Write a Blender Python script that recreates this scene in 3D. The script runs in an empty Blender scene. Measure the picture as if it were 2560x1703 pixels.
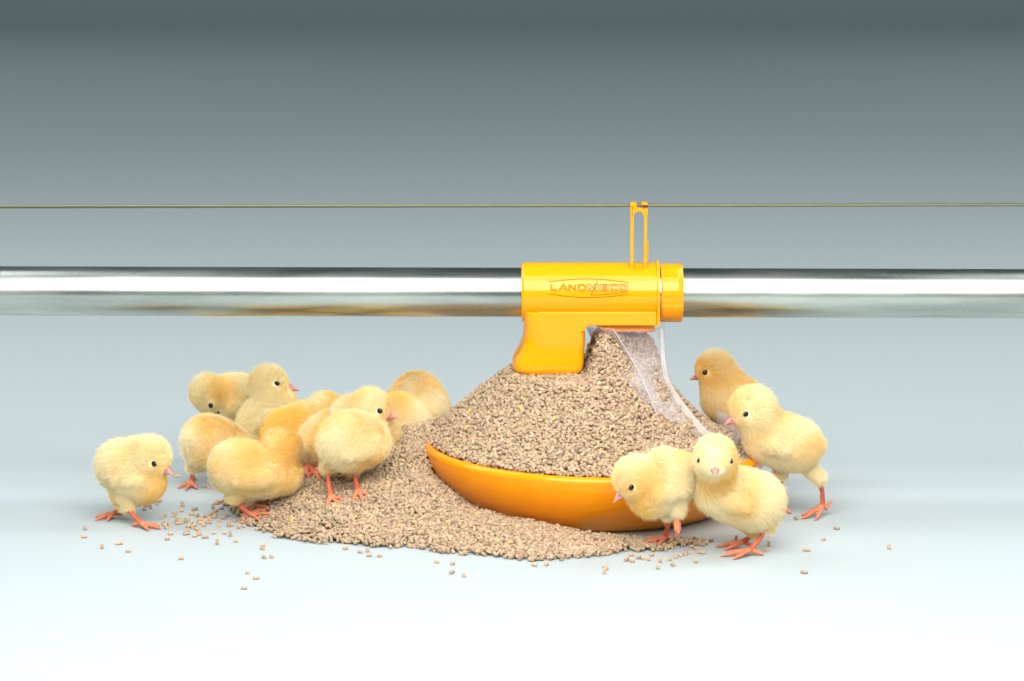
import bpy, bmesh, math, random
import numpy as np
from mathutils import Vector, Matrix

random.seed(7)
rng = np.random.default_rng(7)
SC = bpy.context.scene
COL = SC.collection

# ------------------------------------------------------------------ camera
CAM = np.array([-0.07585, -2.5440, 0.6010])
PITCH = math.radians(10.0)
FPX = 7027.0                      # focal length in photo pixels (2560 wide)
cd = bpy.data.cameras.new("camera")
cam = bpy.data.objects.new("camera", cd)
COL.objects.link(cam)
cam.location = CAM
cam.rotation_euler = (math.pi / 2 - PITCH, 0, 0)
cd.sensor_width = 36.0
cd.lens = 36.0 * FPX / 2560.0
cd.clip_start = 0.05
cd.clip_end = 60
SC.camera = cam
SC.render.resolution_x = 1024
SC.render.resolution_y = 681

# ------------------------------------------------------------------ world, lights
world = bpy.data.worlds.new("World")
SC.world = world
world.use_nodes = True
bg = world.node_tree.nodes["Background"]
bg.inputs[0].default_value = (0.68, 0.93, 1.0, 1)
bg.inputs[1].default_value = 0.105


def area(name, loc, target, sx, sy, power, color=(1, 1, 1)):
    ld = bpy.data.lights.new(name, 'AREA')
    ld.shape = 'RECTANGLE'
    ld.size = sx
    ld.size_y = sy
    ld.energy = power
    ld.color = color
    o = bpy.data.objects.new(name, ld)
    COL.objects.link(o)
    o.location = loc
    d = Vector(target) - Vector(loc)
    o.rotation_euler = d.to_track_quat('-Z', 'Y').to_euler()
    return o


area("softbox_key", (0.0, -1.20, 1.06), (0.0, 0.0, 0.15), 1.6, 1.0, 43.0, (1.0, 0.965, 0.93))
area("fill_high", (0.0, -0.72, 1.80), (0.0, 0.0, 0.1), 1.7, 0.6, 11.0, (1.0, 0.98, 0.96))  # added lamp, softens the edge of the pipe's shadow on the floor
for sx in (-1, 1):
    area("fill_side", (2.1 * sx, 0.5, 1.7), (0.0, 0.5, 0.0), 1.2, 3.4, 50.0, (0.99, 0.99, 1.0))  # invented pair out of frame, evens the floor and lights the chicks
    area("fill_mid", (2.8 * sx, 2.4, 2.3), (0.0, 2.3, 0.0), 1.5, 2.2, 8.0, (0.84, 0.98, 1.0))  # added cool fill, carries the floor brightness further back
    area("fill_far", (3.2 * sx, 4.6, 2.6), (0.0, 4.8, 0.3), 1.5, 3.0, 30.0, (0.82, 0.98, 1.0))  # unseen added lamps, tuned to grade the far floor and backdrop
SC.view_settings.view_transform = 'Standard'
SC.view_settings.look = 'None'
SC.view_settings.gamma = 1.0
SC.view_settings.exposure = 0.0

# ------------------------------------------------------------------ projection helpers (photo pixel -> place)
FW = np.array([0, math.cos(PITCH), -math.sin(PITCH)])
DN = np.array([0, -math.sin(PITCH), -math.cos(PITCH)])
RT = np.array([1.0, 0, 0])


def ray(u, v):
    return FW + RT * ((u - 1280) / FPX) + DN * ((v - 851.5) / FPX)


def P(u, v, y=0.0):               # on the vertical plane at depth y
    r = ray(u, v)
    return CAM + r * ((y - CAM[1]) / r[1])


def G(u, v, z=0.0):               # on the horizontal plane at height z
    r = ray(u, v)
    return CAM + r * ((z - CAM[2]) / r[2])


def S(y=0.0):                     # metres per photo pixel near depth y
    return (2.6 + y * 0.985) / FPX


# ------------------------------------------------------------------ noise
def vnoise(p, freq, seed=0):      # smooth value noise built from sines, p (n,3)
    q = p * freq
    s = np.zeros(len(p))
    r = np.random.default_rng(seed)
    for k in range(7):
        d = r.normal(size=3)
        d /= np.linalg.norm(d)
        s += np.sin(q @ d * (0.7 + 0.35 * k) + r.uniform(0, 6.28))
    return s / 3.2


# ------------------------------------------------------------------ materials
def new_mat(name):
    m = bpy.data.materials.new(name)
    m.use_nodes = True
    return m, m.node_tree.nodes, m.node_tree.links, m.node_tree.nodes["Principled BSDF"]


def plastic(name, color, rough=0.13, sss=0.08):
    m, n, l, b = new_mat(name)
    tc = n.new('ShaderNodeTexCoord')
    no = n.new('ShaderNodeTexNoise')
    no.inputs['Scale'].default_value = 35
    no.inputs['Detail'].default_value = 4
    l.new(tc.outputs['Object'], no.inputs['Vector'])
    mx = n.new('ShaderNodeMix')
    mx.data_type = 'RGBA'
    mx.inputs['A'].default_value = (*color, 1)
    mx.inputs['B'].default_value = (color[0] * 0.96, color[1] * 0.86, color[2], 1)
    l.new(no.outputs['Fac'], mx.inputs['Factor'])
    l.new(mx.outputs['Result'], b.inputs['Base Color'])
    mr = n.new('ShaderNodeMapRange')
    mr.inputs['To Min'].default_value = rough * 0.8
    mr.inputs['To Max'].default_value = rough * 1.3
    l.new(no.outputs['Fac'], mr.inputs['Value'])
    l.new(mr.outputs['Result'], b.inputs['Roughness'])
    bp = n.new('ShaderNodeBump')
    bp.inputs['Strength'].default_value = 0.03
    bp.inputs['Distance'].default_value = 0.001
    l.new(no.outputs['Fac'], bp.inputs['Height'])
    l.new(bp.outputs['Normal'], b.inputs['Normal'])
    b.inputs['Specular IOR Level'].default_value = 0.4
    b.inputs['Subsurface Weight'].default_value = sss
    b.inputs['Subsurface Radius'].default_value = (0.006, 0.003, 0.0005)
    b.inputs['Subsurface Scale'].default_value = 1.0
    return m


M_YEL = plastic("yellow_plastic", (0.97, 0.385, 0.003))
M_ORA = plastic("orange_plastic", (1.0, 0.345, 0.001), 0.14)
M_DEEP = plastic("deep_orange_print", (0.80, 0.23, 0.001), 0.6, 0)
M_LINE = plastic("engraved_line", (0.25, 0.11, 0.002), 0.6, 0)
for m_ in (M_DEEP, M_LINE):
    m_.node_tree.nodes["Principled BSDF"].inputs['Specular IOR Level'].default_value = 0.1

# floor / backdrop paper
M_BACK, n, l, b = new_mat("backdrop_paper")
b.inputs['Base Color'].default_value = (0.60, 0.73, 0.765, 1)
b.inputs['Roughness'].default_value = 0.85
b.inputs['Specular IOR Level'].default_value = 0.2
tc = n.new('ShaderNodeTexCoord')
no = n.new('ShaderNodeTexNoise')
no.inputs['Scale'].default_value = 1.3
no.inputs['Detail'].default_value = 3
l.new(tc.outputs['Object'], no.inputs['Vector'])
mx = n.new('ShaderNodeMix')
mx.data_type = 'RGBA'
mx.inputs['A'].default_value = (0.410, 0.470, 0.484, 1)
mx.inputs['B'].default_value = (0.418, 0.474, 0.484, 1)
l.new(no.outputs['Fac'], mx.inputs['Factor'])
l.new(mx.outputs['Result'], b.inputs['Base Color'])

# galvanised tube
M_TUBE, n, l, b = new_mat("galvanised_steel")
b.inputs['Metallic'].default_value = 1.0
tc = n.new('ShaderNodeTexCoord')
mp = n.new('ShaderNodeMapping')
mp.inputs['Scale'].default_value = (420, 30, 30)
l.new(tc.outputs['Object'], mp.inputs['Vector'])
no = n.new('ShaderNodeTexNoise')
no.inputs['Scale'].default_value = 1.0
no.inputs['Detail'].default_value = 5
l.new(mp.outputs['Vector'], no.inputs['Vector'])
mp2 = n.new('ShaderNodeMapping')
mp2.inputs['Scale'].default_value = (7, 60, 60)
l.new(tc.outputs['Object'], mp2.inputs['Vector'])
no2 = n.new('ShaderNodeTexNoise')
no2.inputs['Scale'].default_value = 1.0
no2.inputs['Detail'].default_value = 6
l.new(mp2.outputs['Vector'], no2.inputs['Vector'])
cr = n.new('ShaderNodeValToRGB')
cr.color_ramp.elements[0].position = 0.3
cr.color_ramp.elements[0].color = (0.36, 0.40, 0.37, 1)
cr.color_ramp.elements[1].position = 0.7
cr.color_ramp.elements[1].color = (0.64, 0.68, 0.62, 1)
l.new(no2.outputs['Fac'], cr.inputs['Fac'])
l.new(cr.outputs['Color'], b.inputs['Base Color'])
ad = n.new('ShaderNodeMath')
ad.operation = 'MULTIPLY_ADD'
ad.inputs[1].default_value = 0.24
ad.inputs[2].default_value = 0.17
l.new(no2.outputs['Fac'], ad.inputs[0])
l.new(ad.outputs[0], b.inputs['Roughness'])
bp = n.new('ShaderNodeBump')
bp.inputs['Strength'].default_value = 0.22
bp.inputs['Distance'].default_value = 0.0004
l.new(no.outputs['Fac'], bp.inputs['Height'])
l.new(bp.outputs['Normal'], b.inputs['Normal'])

M_ROPE, n, l, b = new_mat("steel_rope")
b.inputs['Base Color'].default_value = (0.17, 0.18, 0.11, 1)
b.inputs['Metallic'].default_value = 0.8
b.inputs['Roughness'].default_value = 0.35


def attr_mat(name, rough, spec=0.3, attr="tint"):
    m, n, l, b = new_mat(name)
    a = n.new('ShaderNodeAttribute')
    a.attribute_name = attr
    l.new(a.outputs['Color'], b.inputs['Base Color'])
    b.inputs['Roughness'].default_value = rough
    b.inputs['Specular IOR Level'].default_value = spec
    return m, n, l, b


M_PEL, n, l, b = attr_mat("feed_pellet", 0.75, 0.3)
tc = n.new('ShaderNodeTexCoord')
no = n.new('ShaderNodeTexNoise')
no.inputs['Scale'].default_value = 1400
no.inputs['Detail'].default_value = 3
l.new(tc.outputs['Object'], no.inputs['Vector'])
bp = n.new('ShaderNodeBump')
bp.inputs['Strength'].default_value = 0.5
bp.inputs['Distance'].default_value = 0.0004
l.new(no.outputs['Fac'], bp.inputs['Height'])
l.new(bp.outputs['Normal'], b.inputs['Normal'])

M_SKIN, n, l, b = attr_mat("chick_skin", 0.55, 0.15)
tc = n.new('ShaderNodeTexCoord')
vo = n.new('ShaderNodeTexVoronoi')
vo.inputs['Scale'].default_value = 900
l.new(tc.outputs['Object'], vo.inputs['Vector'])
bp = n.new('ShaderNodeBump')
bp.inputs['Strength'].default_value = 0.35
bp.inputs['Distance'].default_value = 0.0003
l.new(vo.outputs['Distance'], bp.inputs['Height'])
l.new(bp.outputs['Normal'], b.inputs['Normal'])
b.inputs['Subsurface Weight'].default_value = 0.15
b.inputs['Subsurface Radius'].default_value = (0.002, 0.0008, 0.0004)
b.inputs['Subsurface Scale'].default_value = 1.0

M_DOWN = bpy.data.materials.new("chick_down")
M_DOWN.use_nodes = True
n = M_DOWN.node_tree.nodes
l = M_DOWN.node_tree.links
b = n["Principled BSDF"]
out = n["Material Output"]
a = n.new('ShaderNodeAttribute')
a.attribute_name = "tint"
l.new(a.outputs['Color'], b.inputs['Base Color'])
b.inputs['Roughness'].default_value = 0.8
b.inputs['Specular IOR Level'].default_value = 0.04
tr = n.new('ShaderNodeBsdfTranslucent')
l.new(a.outputs['Color'], tr.inputs['Color'])
ms = n.new('ShaderNodeMixShader')
ms.inputs[0].default_value = 0.45
l.new(b.outputs[0], ms.inputs[1])
l.new(tr.outputs[0], ms.inputs[2])
l.new(ms.outputs[0], out.inputs['Surface'])

M_BEAK, n, l, b = new_mat("beak_horn")
b.inputs['Base Color'].default_value = (0.62, 0.27, 0.22, 1)
b.inputs['Roughness'].default_value = 0.3
b.inputs['Subsurface Weight'].default_value = 0.2
b.inputs['Subsurface Radius'].default_value = (0.002, 0.001, 0.0006)
b.inputs['Subsurface Scale'].default_value = 1.0
M_NOST, n, l, b = new_mat("nostril_dark")
b.inputs['Base Color'].default_value = (0.12, 0.03, 0.03, 1)
M_EYE, n, l, b = new_mat("eye_black")
b.inputs['Base Color'].default_value = (0.006, 0.005, 0.006, 1)
b.inputs['Roughness'].default_value = 0.06

# clear plastic
M_CLR = bpy.data.materials.new("clear_plastic")
M_CLR.use_nodes = True
n = M_CLR.node_tree.nodes
l = M_CLR.node_tree.links
b = n["Principled BSDF"]
out = n["Material Output"]
b.inputs['Base Color'].default_value = (0.80, 0.74, 0.76, 1)
b.inputs['Roughness'].default_value = 0.12
tp = n.new('ShaderNodeBsdfTransparent')
tp.inputs[0].default_value = (0.93, 0.93, 0.94, 1)
lw = n.new('ShaderNodeLayerWeight')
lw.inputs['Blend'].default_value = 0.35
mr = n.new('ShaderNodeMapRange')
mr.inputs['To Min'].default_value = 0.06
mr.inputs['To Max'].default_value = 0.6
l.new(lw.outputs['Facing'], mr.inputs['Value'])
ms = n.new('ShaderNodeMixShader')
l.new(mr.outputs['Result'], ms.inputs[0])
l.new(tp.outputs[0], ms.inputs[1])
l.new(b.outputs[0], ms.inputs[2])
l.new(ms.outputs[0], out.inputs['Surface'])
M_CLRE, n, l, b = new_mat("clear_plastic_edge")
b.inputs['Base Color'].default_value = (0.78, 0.76, 0.72, 1)
b.inputs['Roughness'].default_value = 0.15
b.inputs['Alpha'].default_value = 0.34


# ------------------------------------------------------------------ mesh helpers
def link(name, me, mat, parent=None):
    o = bpy.data.objects.new(name, me)
    COL.objects.link(o)
    if mat is not None:
        me.materials.append(mat)
    if parent is not None:
        o.parent = parent
    return o


def tag(o, label=None, cat=None, group=None, kind=None):
    if label:
        o["label"] = label
    if cat:
        o["category"] = cat
    if group:
        o["group"] = group
    if kind:
        o["kind"] = kind
    return o


def empty(name, loc):
    o = bpy.data.objects.new(name, None)
    COL.objects.link(o)
    o.location = loc
    o.empty_display_size = 0.02
    return o


def mesh_np(name, V, F, smooth=False):
    me = bpy.data.meshes.new(name)
    me.from_pydata([tuple(map(float, v)) for v in V], [], [tuple(int(i) for i in f) for f in F])
    me.update()
    if smooth:
        me.shade_smooth()
    return me


def tube_vf(pts, radii, seg=10, caps=True, round_caps=False):
    """closed tapered tube along pts; returns V,F"""
    pts = [np.array(p, float) for p in pts]
    radii = list(radii)
    if round_caps:
        d0 = pts[0] - pts[1]
        d0 /= np.linalg.norm(d0) + 1e-12
        d1 = pts[-1] - pts[-2]
        d1 /= np.linalg.norm(d1) + 1e-12
        r0, r1 = radii[0], radii[-1]
        pts = [pts[0] + d0 * r0 * 0.9, pts[0] + d0 * r0 * 0.6] + pts + [pts[-1] + d1 * r1 * 0.6, pts[-1] + d1 * r1 * 0.9]
        radii = [r0 * 0.35, r0 * 0.8] + radii + [r1 * 0.8, r1 * 0.35]
    n = len(pts)
    V = []
    F = []
    ref = None
    for i in range(n):
        t = pts[min(i + 1, n - 1)] - pts[max(i - 1, 0)]
        t /= np.linalg.norm(t) + 1e-12
        if ref is None:
            ref = np.cross(t, [0.3, 0.2, 1.0])
            if np.linalg.norm(ref) < 0.1:
                ref = np.cross(t, [1, 0, 0])
        ref = ref - t * (ref @ t)
        ref /= np.linalg.norm(ref)
        bi = np.cross(t, ref)
        for k in range(seg):
            a = 2 * math.pi * k / seg
            V.append(pts[i] + radii[i] * (math.cos(a) * ref + math.sin(a) * bi))
    for i in range(n - 1):
        for k in range(seg):
            k2 = (k + 1) % seg
            F.append((i * seg + k, i * seg + k2, (i + 1) * seg + k2, (i + 1) * seg + k))
    if caps:
        F.append(tuple(range(seg))[::-1])
        F.append(tuple((n - 1) * seg + k for k in range(seg)))
    return V, F


def merge(parts):
    V = []
    F = []
    for v, f in parts:
        o = len(V)
        V += list(v)
        F += [tuple(i + o for i in ff) for ff in f]
    return V, F


def fix_normals(me):
    bm = bmesh.new()
    bm.from_mesh(me)
    bmesh.ops.recalc_face_normals(bm, faces=bm.faces)
    bm.to_mesh(me)
    bm.free()


def bevel(o, w, seg=3, angle=35):
    m = o.modifiers.new("bevel", 'BEVEL')
    m.width = w
    m.segments = seg
    m.limit_method = 'ANGLE'
    m.angle_limit = math.radians(angle)
    o.data.shade_smooth()
    w_ = o.modifiers.new("wn", 'WEIGHTED_NORMAL')
    w_.keep_sharp = True
    return o


def lathe(prof, seg=96, a0=0, a1=2 * math.pi):
    full = abs((a1 - a0) - 2 * math.pi) < 1e-6
    V = []
    F = []
    m = seg if full else seg + 1
    for j in range(m):
        a = a0 + (a1 - a0) * j / seg
        for r, z in prof:
            V.append((r * math.cos(a), r * math.sin(a), z))
    k = len(prof)
    for j in range(seg):
        j2 = (j + 1) % m
        for i in range(k - 1):
            F.append((j * k + i, j2 * k + i, j2 * k + i + 1, j * k + i + 1))
    return V, F


def box_vf(x0, x1, y0, y1, z0, z1):
    V = [(x0, y0, z0), (x1, y0, z0), (x1, y1, z0), (x0, y1, z0), (x0, y0, z1), (x1, y0, z1), (x1, y1, z1), (x0, y1, z1)]
    F = [(0, 3, 2, 1), (4, 5, 6, 7), (0, 1, 5, 4), (1, 2, 6, 5), (2, 3, 7, 6), (3, 0, 4, 7)]
    return V, F


# ------------------------------------------------------------------ backdrop: one sweep of paper, floor into wall
YS, RS = 7.0, 2.0
prof = [(-4.0, 0.0), (-2, 0), (-1, 0), (0, 0), (2.0, 0.0), (4.0, 0.0), (YS, 0.0)]
for k in range(1, 25):
    a = math.pi / 2 * k / 24
    prof.append((YS + RS * math.sin(a), RS * (1 - math.cos(a))))
prof += [(YS + RS, 3.0), (YS + RS, 4.5)]
V = []
F = []
for y, z in prof:
    V += [(-6, y, z), (6, y, z)]
for i in range(len(prof) - 1):
    F.append((2 * i, 2 * i + 1, 2 * i + 3, 2 * i + 2))
o = link("backdrop_floor", mesh_np("backdrop_floor", V, F, True), M_BACK)
tag(o, "pale blue grey seamless studio floor curving up into the backdrop", "backdrop", kind="structure")

# ------------------------------------------------------------------ galvanised tube
TA = P(0, 727.5, 0)
TB = P(2560, 734.5, 0)
TD = (TB - TA) / np.linalg.norm(TB - TA)
TR = 0.02262


def axis_at(u):                   # point on the tube axis at photo column u
    t = (P(u, 730, 0)[0] - TA[0]) / TD[0]
    return TA + TD * t


V, F = tube_vf([TA - TD * 0.9 + TD * (0.05 * i) for i in range(56)], [TR] * 56, 96, True)
o = link("feed_tube", mesh_np("feed_tube", V, F, True), M_TUBE)
tag(o, "long galvanised steel feed pipe running across the picture through the yellow hopper", "pipe")
md = o.modifiers.new("e", 'EDGE_SPLIT')
md.split_angle = math.radians(50)

# ------------------------------------------------------------------ steel rope
RA = P(0, 517, 0.0)
RB = P(2560, 511.5, 0.0)
RDv = RB - RA
RL = np.linalg.norm(RDv)
RDv /= RL
up = np.array([0, 0, 1.0])
r1 = np.cross(RDv, up)
r1 /= np.linalg.norm(r1)
r2 = np.cross(r1, RDv)
parts = []
N = 900
L0 = RL + 1.0
sagf = lambda s: -0.0012 * math.sin(max(0, min(1, s)) * math.pi) * 0
for st in range(5):
    pts = []
    for i in range(N + 1):
        t = L0 * i / N
        a = t / 0.0105 * 2 * math.pi / 1.0 * 0.62 + st * 2 * math.pi / 5
        p = RA - RDv * 0.5 + RDv * t + 0.00098 * (math.cos(a) * r1 + math.sin(a) * r2)
        pts.append(p)
    parts.append(tube_vf(pts, [0.00074] * (N + 1), 6, True))
V, F = merge(parts)
o = link("steel_rope", mesh_np("steel_rope", V, F, True), M_ROPE)
tag(o, "thin twisted steel rope stretched above the feed pipe", "wire rope")

# ------------------------------------------------------------------ feeder pan
FEED = empty("poultry_feeder", (0, 0, 0))
tag(FEED, "yellow plastic poultry feeder with round pan and hopper clamped on the pipe", "feeder")
RIM_R, RIM_Z, BASE_R = 0.159, 0.056, 0.124
prof = [(0.0, 0.0015), (0.06, 0.0015), (0.108, 0.0006), (0.119, 0.0012), (BASE_R, 0.004)]
for k in range(1, 15):
    t = k / 14
    prof.append((BASE_R + (RIM_R - BASE_R) * (math.sin(math.pi / 2 * t) ** 0.85), 0.004 + (RIM_Z - 0.004) * (t ** 1.0)))
prof.pop()
for k in range(0, 11):
    a = math.radians(-8 + 118 * k / 10)
    prof.append((RIM_R - 0.0048 + 0.0048 * math.cos(a), RIM_Z - 0.0024 + 0.0048 * math.sin(a)))
prof.append((RIM_R - 0.0068, RIM_Z - 0.001))
for k in range(13, -1, -1):
    t = k / 14
    prof.append((BASE_R - 0.0050 + (RIM_R - BASE_R) * (math.sin(math.pi / 2 * t) ** 0.85), 0.0060 + (RIM_Z - 0.008) * (t ** 1.0)))
prof += [(0.10, 0.0045), (0.0, 0.0045)]
V, F = lathe(prof, 160)
me = mesh_np("pan", V, F, True)
fix_normals(me)
pan = link("pan", me, M_ORA, FEED)
pan["label"] = "round orange feeding pan heaped with pellets"
PAN_TILT = math.radians(0.9)
pan.rotation_euler = (0, PAN_TILT, 0)

# ------------------------------------------------------------------ hopper (housing on the pipe)
XL = axis_at(1303)[0]
XR = axis_at(1641)[0]
HR = 0.0277
AXZ = axis_at(1470)[2]
# barrel: hollow cylinder with rounded left lip
bp_ = [(XL, TR + 0.0008), (XL + 0.0002, HR - 0.002), (XL + 0.0012, HR - 0.0004), (XL + 0.003, HR)]
bp_ += [(XL + 0.003 + (XR - XL - 0.003) * k / 24, HR) for k in range(1, 25)]
bp_ += [(XR, TR + 0.0008)]
V = []
F = []
SEG = 128
for x, r in bp_:
    for k in range(SEG):
        a = 2 * math.pi * k / SEG
        V.append((x, r * math.cos(a), AXZ + r * math.sin(a)))
for i in range(len(bp_) - 1):
    for k in range(SEG):
        k2 = (k + 1) % SEG
        F.append((i * SEG + k, (i + 1) * SEG + k, (i + 1) * SEG + k2, i * SEG + k2))
barrel = link("hopper_barrel", mesh_np("hopper_barrel", V, F, True), M_YEL, FEED)
md = barrel.modifiers.new("e", 'EDGE_SPLIT')
md.split_angle = math.radians(50)

# spout: outline traced in the front plane, lofted in depth with rounded cross section
YF = -0.0298


def zf(v):
    return P(1400, v, YF)[2]


def xf(u):
    return P(u, 850, YF)[0]


secs = []    # (z, xmin, xmax, half depth)
for v, ul, ur, hd in [(783, 1306.5, 1463, 0.0290), (786, 1306.5, 1463, 0.0297), (792, 1307, 1463, 0.0299), (806, 1308, 1463, 0.0300), (822, 1309, 1463, 0.0300), (831, 1308.5, 1463, 0.0300), (848, 1307, 1463, 0.0300),
                      (863, 1303.5, 1463, 0.0300), (877, 1298, 1462, 0.0302), (891, 1291, 1461.5, 0.0306), (901, 1285, 1461, 0.0311), (908, 1281.5, 1461, 0.0314), (918, 1280, 1460, 0.0317),
                      (926, 1280.5, 1458, 0.0317), (932, 1283, 1454, 0.0311), (937, 1290, 1446, 0.0300), (940, 1300, 1434, 0.0285)]:
    secs.append((zf(v), xf(ul), xf(ur), hd))
V = []
F = []
NS = 64
for z, x0, x1, hd in secs:
    cx, hx = (x0 + x1) / 2, (x1 - x0) / 2
    c = 0.009
    for k in range(NS):
        a = 2 * math.pi * (k + 0.5) / NS
        # superellipse-like rounded rectangle
        ca, sa = math.cos(a), math.sin(a)
        ee = 0.5 if ca < 0 else 0.2
        px = math.copysign(abs(ca) ** ee, ca) * hx
        py = math.copysign(abs(sa) ** ee, sa) * hd
        V.append((cx + px, py, z))
for i in range(len(secs) - 1):
    for k in range(NS):
        k2 = (k + 1) % NS
        F.append((i * NS + k, (i + 1) * NS + k, (i + 1) * NS + k2, i * NS + k2))
F.append(tuple(range(NS)))
F.append(tuple((len(secs) - 1) * NS + k for k in range(NS))[::-1])
sp_parts = [(V, F)]
r = abs(xf(1477) - xf(1463))
zc, xc = zf(815) - r, xf(1463) + r
ring = [(xf(u), zf(v)) for u, v in [(1345, 830), (1345, 780.5), (1641.5, 780.5), (1641.5, 815)]]
for k in range(0, 9):
    a = math.pi / 2 + math.pi / 2 * k / 8
    ring.append((xc + r * math.cos(a), zc + r * math.sin(a)))
ring.append((xf(1463), zf(830)))
m_ = len(ring)
V = []
for y in (YF - 0.0001, -YF + 0.0001):
    V += [(x, y, z) for x, z in ring]
F = [tuple(range(m_))[::-1], tuple(range(m_, 2 * m_))] + [(i, (i + 1) % m_, (i + 1) % m_ + m_, i + m_) for i in range(m_)]
sp_parts.append((V, F))
me = mesh_np("spout", *merge(sp_parts))
fix_normals(me)


def fuse(me0, vox, smooth):
    to = bpy.data.objects.new("tmp", me0)
    COL.objects.link(to)
    md_ = to.modifiers.new("r", 'REMESH')
    md_.mode = 'VOXEL'
    md_.voxel_size = vox
    sm_ = to.modifiers.new("s", 'SMOOTH')
    sm_.factor = 0.5
    sm_.iterations = smooth
    res = bpy.data.meshes.new_from_object(to.evaluated_get(bpy.context.evaluated_depsgraph_get()))
    bpy.data.objects.remove(to)
    res.materials.clear()
    res.shade_smooth()
    return res


spout = link("spout", fuse(me, 0.0005, 16), M_YEL, FEED)

# flange at the right end: thin plate, round on top
ring = []
fr = P(1644, 651, 0)[2] - AXZ
for k in range(0, 41):
    a = math.radians(-10 + 200 * k / 40)
    ring.append((fr * math.cos(a), AXZ + fr * math.sin(a)))
ring += [(-0.0303, zf(817)), (0.0303, zf(817))]
V = []
m_ = len(ring)
x0, x1 = axis_at(1639)[0], axis_at(1646.5)[0]
for x in (x0, x1):
    V += [(x, y, z) for y, z in ring]
F = [tuple(range(m_)), tuple(range(m_, 2 * m_))[::-1]] + [(i, (i + 1) % m_, (i + 1) % m_ + m_, i + m_) for i in range(m_)]
me = mesh_np("flange", V, F)
fix_normals(me)
bevel(link("flange", me, M_YEL, FEED), 0.0007, 2)

# locking collar
V = []
F = []
x0, x1 = axis_at(1650)[0], axis_at(1705)[0]
cp = [(x0, TR + 0.0006), (x0, 0.0262), (x0 + 0.0008, 0.0268), (x1 - 0.0008, 0.0268), (x1, 0.0262), (x1, TR + 0.0006)]
for x, r in cp:
    for k in range(SEG):
        a = 2 * math.pi * k / SEG
        rr = r
        if r > 0.024:
            d = abs(((math.degrees(a) + 22) % 60) - 30)
            if d < 9:
                rr = r - 0.0007
        V.append((x, rr * math.cos(a), axis_at(1678)[2] + rr * math.sin(a)))
for i in range(len(cp) - 1):
    for k in range(SEG):
        k2 = (k + 1) % SEG
        F.append((i * SEG + k, (i + 1) * SEG + k, (i + 1) * SEG + k2, i * SEG + k2))
me = mesh_np("collar", V, F, True)
c_ = link("locking_collar", me, M_YEL, FEED)
md = c_.modifiers.new("e", 'EDGE_SPLIT')
md.split_angle = math.radians(40)

# rope hanger: fork on top
YH = -0.012


def ph(u, v, y=YH):
    return P(u, v, y)


parts = []


def bar(u0, u1, v0, v1, y0, y1):
    a = ph(u0, v1, (y0 + y1) / 2)
    b_ = ph(u1, v0, (y0 + y1) / 2)
    return box_vf(a[0], b_[0], y0, y1, a[2], b_[2])


def add_hanger(vf, nm="hanger_leg", w=0.0005):
    me_ = mesh_np(nm, *vf)
    fix_normals(me_)
    return bevel(link(nm, me_, M_YEL, FEED), w, 2)


add_hanger(bar(1575.5, 1584, 512, 674, -0.0150, -0.0085))
add_hanger(bar(1609, 1617.5, 534, 675, -0.0150, -0.0085))
add_hanger(bar(1616, 1620.5, 603, 650, -0.0125, -0.0095), "hanger_rib")
# arch
cxu, cvv = 1596.5, 541
V = []
F = []
ring = []
K = 18
for k in range(K + 1):
    a = math.pi * k / K
    ring.append(ph(cxu - 12.5 * math.cos(a), cvv - 13.5 * math.sin(a)))
for k in range(K, -1, -1):
    a = math.pi * k / K
    ring.append(ph(cxu - 21 * math.cos(a), cvv - 21.5 * math.sin(a)))
m_ = len(ring)
for dy in (-0.003, 0.0035):
    V += [(p[0], p[1] + dy, p[2]) for p in ring]
F = []
for i in range(K):
    j = m_ - 1 - i
    F.append((i, i + 1, j - 1, j))
    F.append((m_ + i, m_ + j, m_ + j - 1, m_ + i + 1))
for i in range(m_):
    j = (i + 1) % m_
    F.append((i, m_ + i, m_ + j, j))
add_hanger((V, F), "hanger_arch", 0.0004)
add_hanger(bar(1575.5, 1591, 506, 524, -0.0150, -0.0020), "hanger_prong")
add_hanger(bar(1603, 1618, 505.5, 511.5, -0.0050, 0.0060), "hanger_prong")
add_hanger(bar(1608, 1618, 520, 536, -0.0140, 0.0055), "hanger_prong")
add_hanger(bar(1613, 1618, 508, 522, 0.0025, 0.0058), "hanger_prong")

# orange slide under the skirt
a0 = P(1494, 831, -0.022)
a1 = P(1637, 812, -0.022)
V = [(a0[0] + 0.006, -0.022, a0[2]), (a1[0], -0.022, a0[2]), (a1[0], 0.022, a0[2]), (a0[0] + 0.006, 0.022, a0[2]),
     (a0[0] - 0.003, -0.022, a1[2]), (a1[0], -0.022, a1[2]), (a1[0], 0.022, a1[2]), (a0[0] - 0.003, 0.022, a1[2])]
me = mesh_np("outlet_slide", V, [(0, 3, 2, 1), (4, 5, 6, 7), (0, 1, 5, 4), (1, 2, 6, 5), (2, 3, 7, 6), (3, 0, 4, 7)])
bevel(link("outlet_slide", me, M_ORA, FEED), 0.0012, 3)

# ------------------------------------------------------------------ lettering on the barrel
def wrap(x, s, h):                # s = arc length up from the barrel's mid line facing camera
    r = HR + h
    a = s / HR
    return (x, -r * math.cos(a), AXZ + r * math.sin(a))


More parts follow.
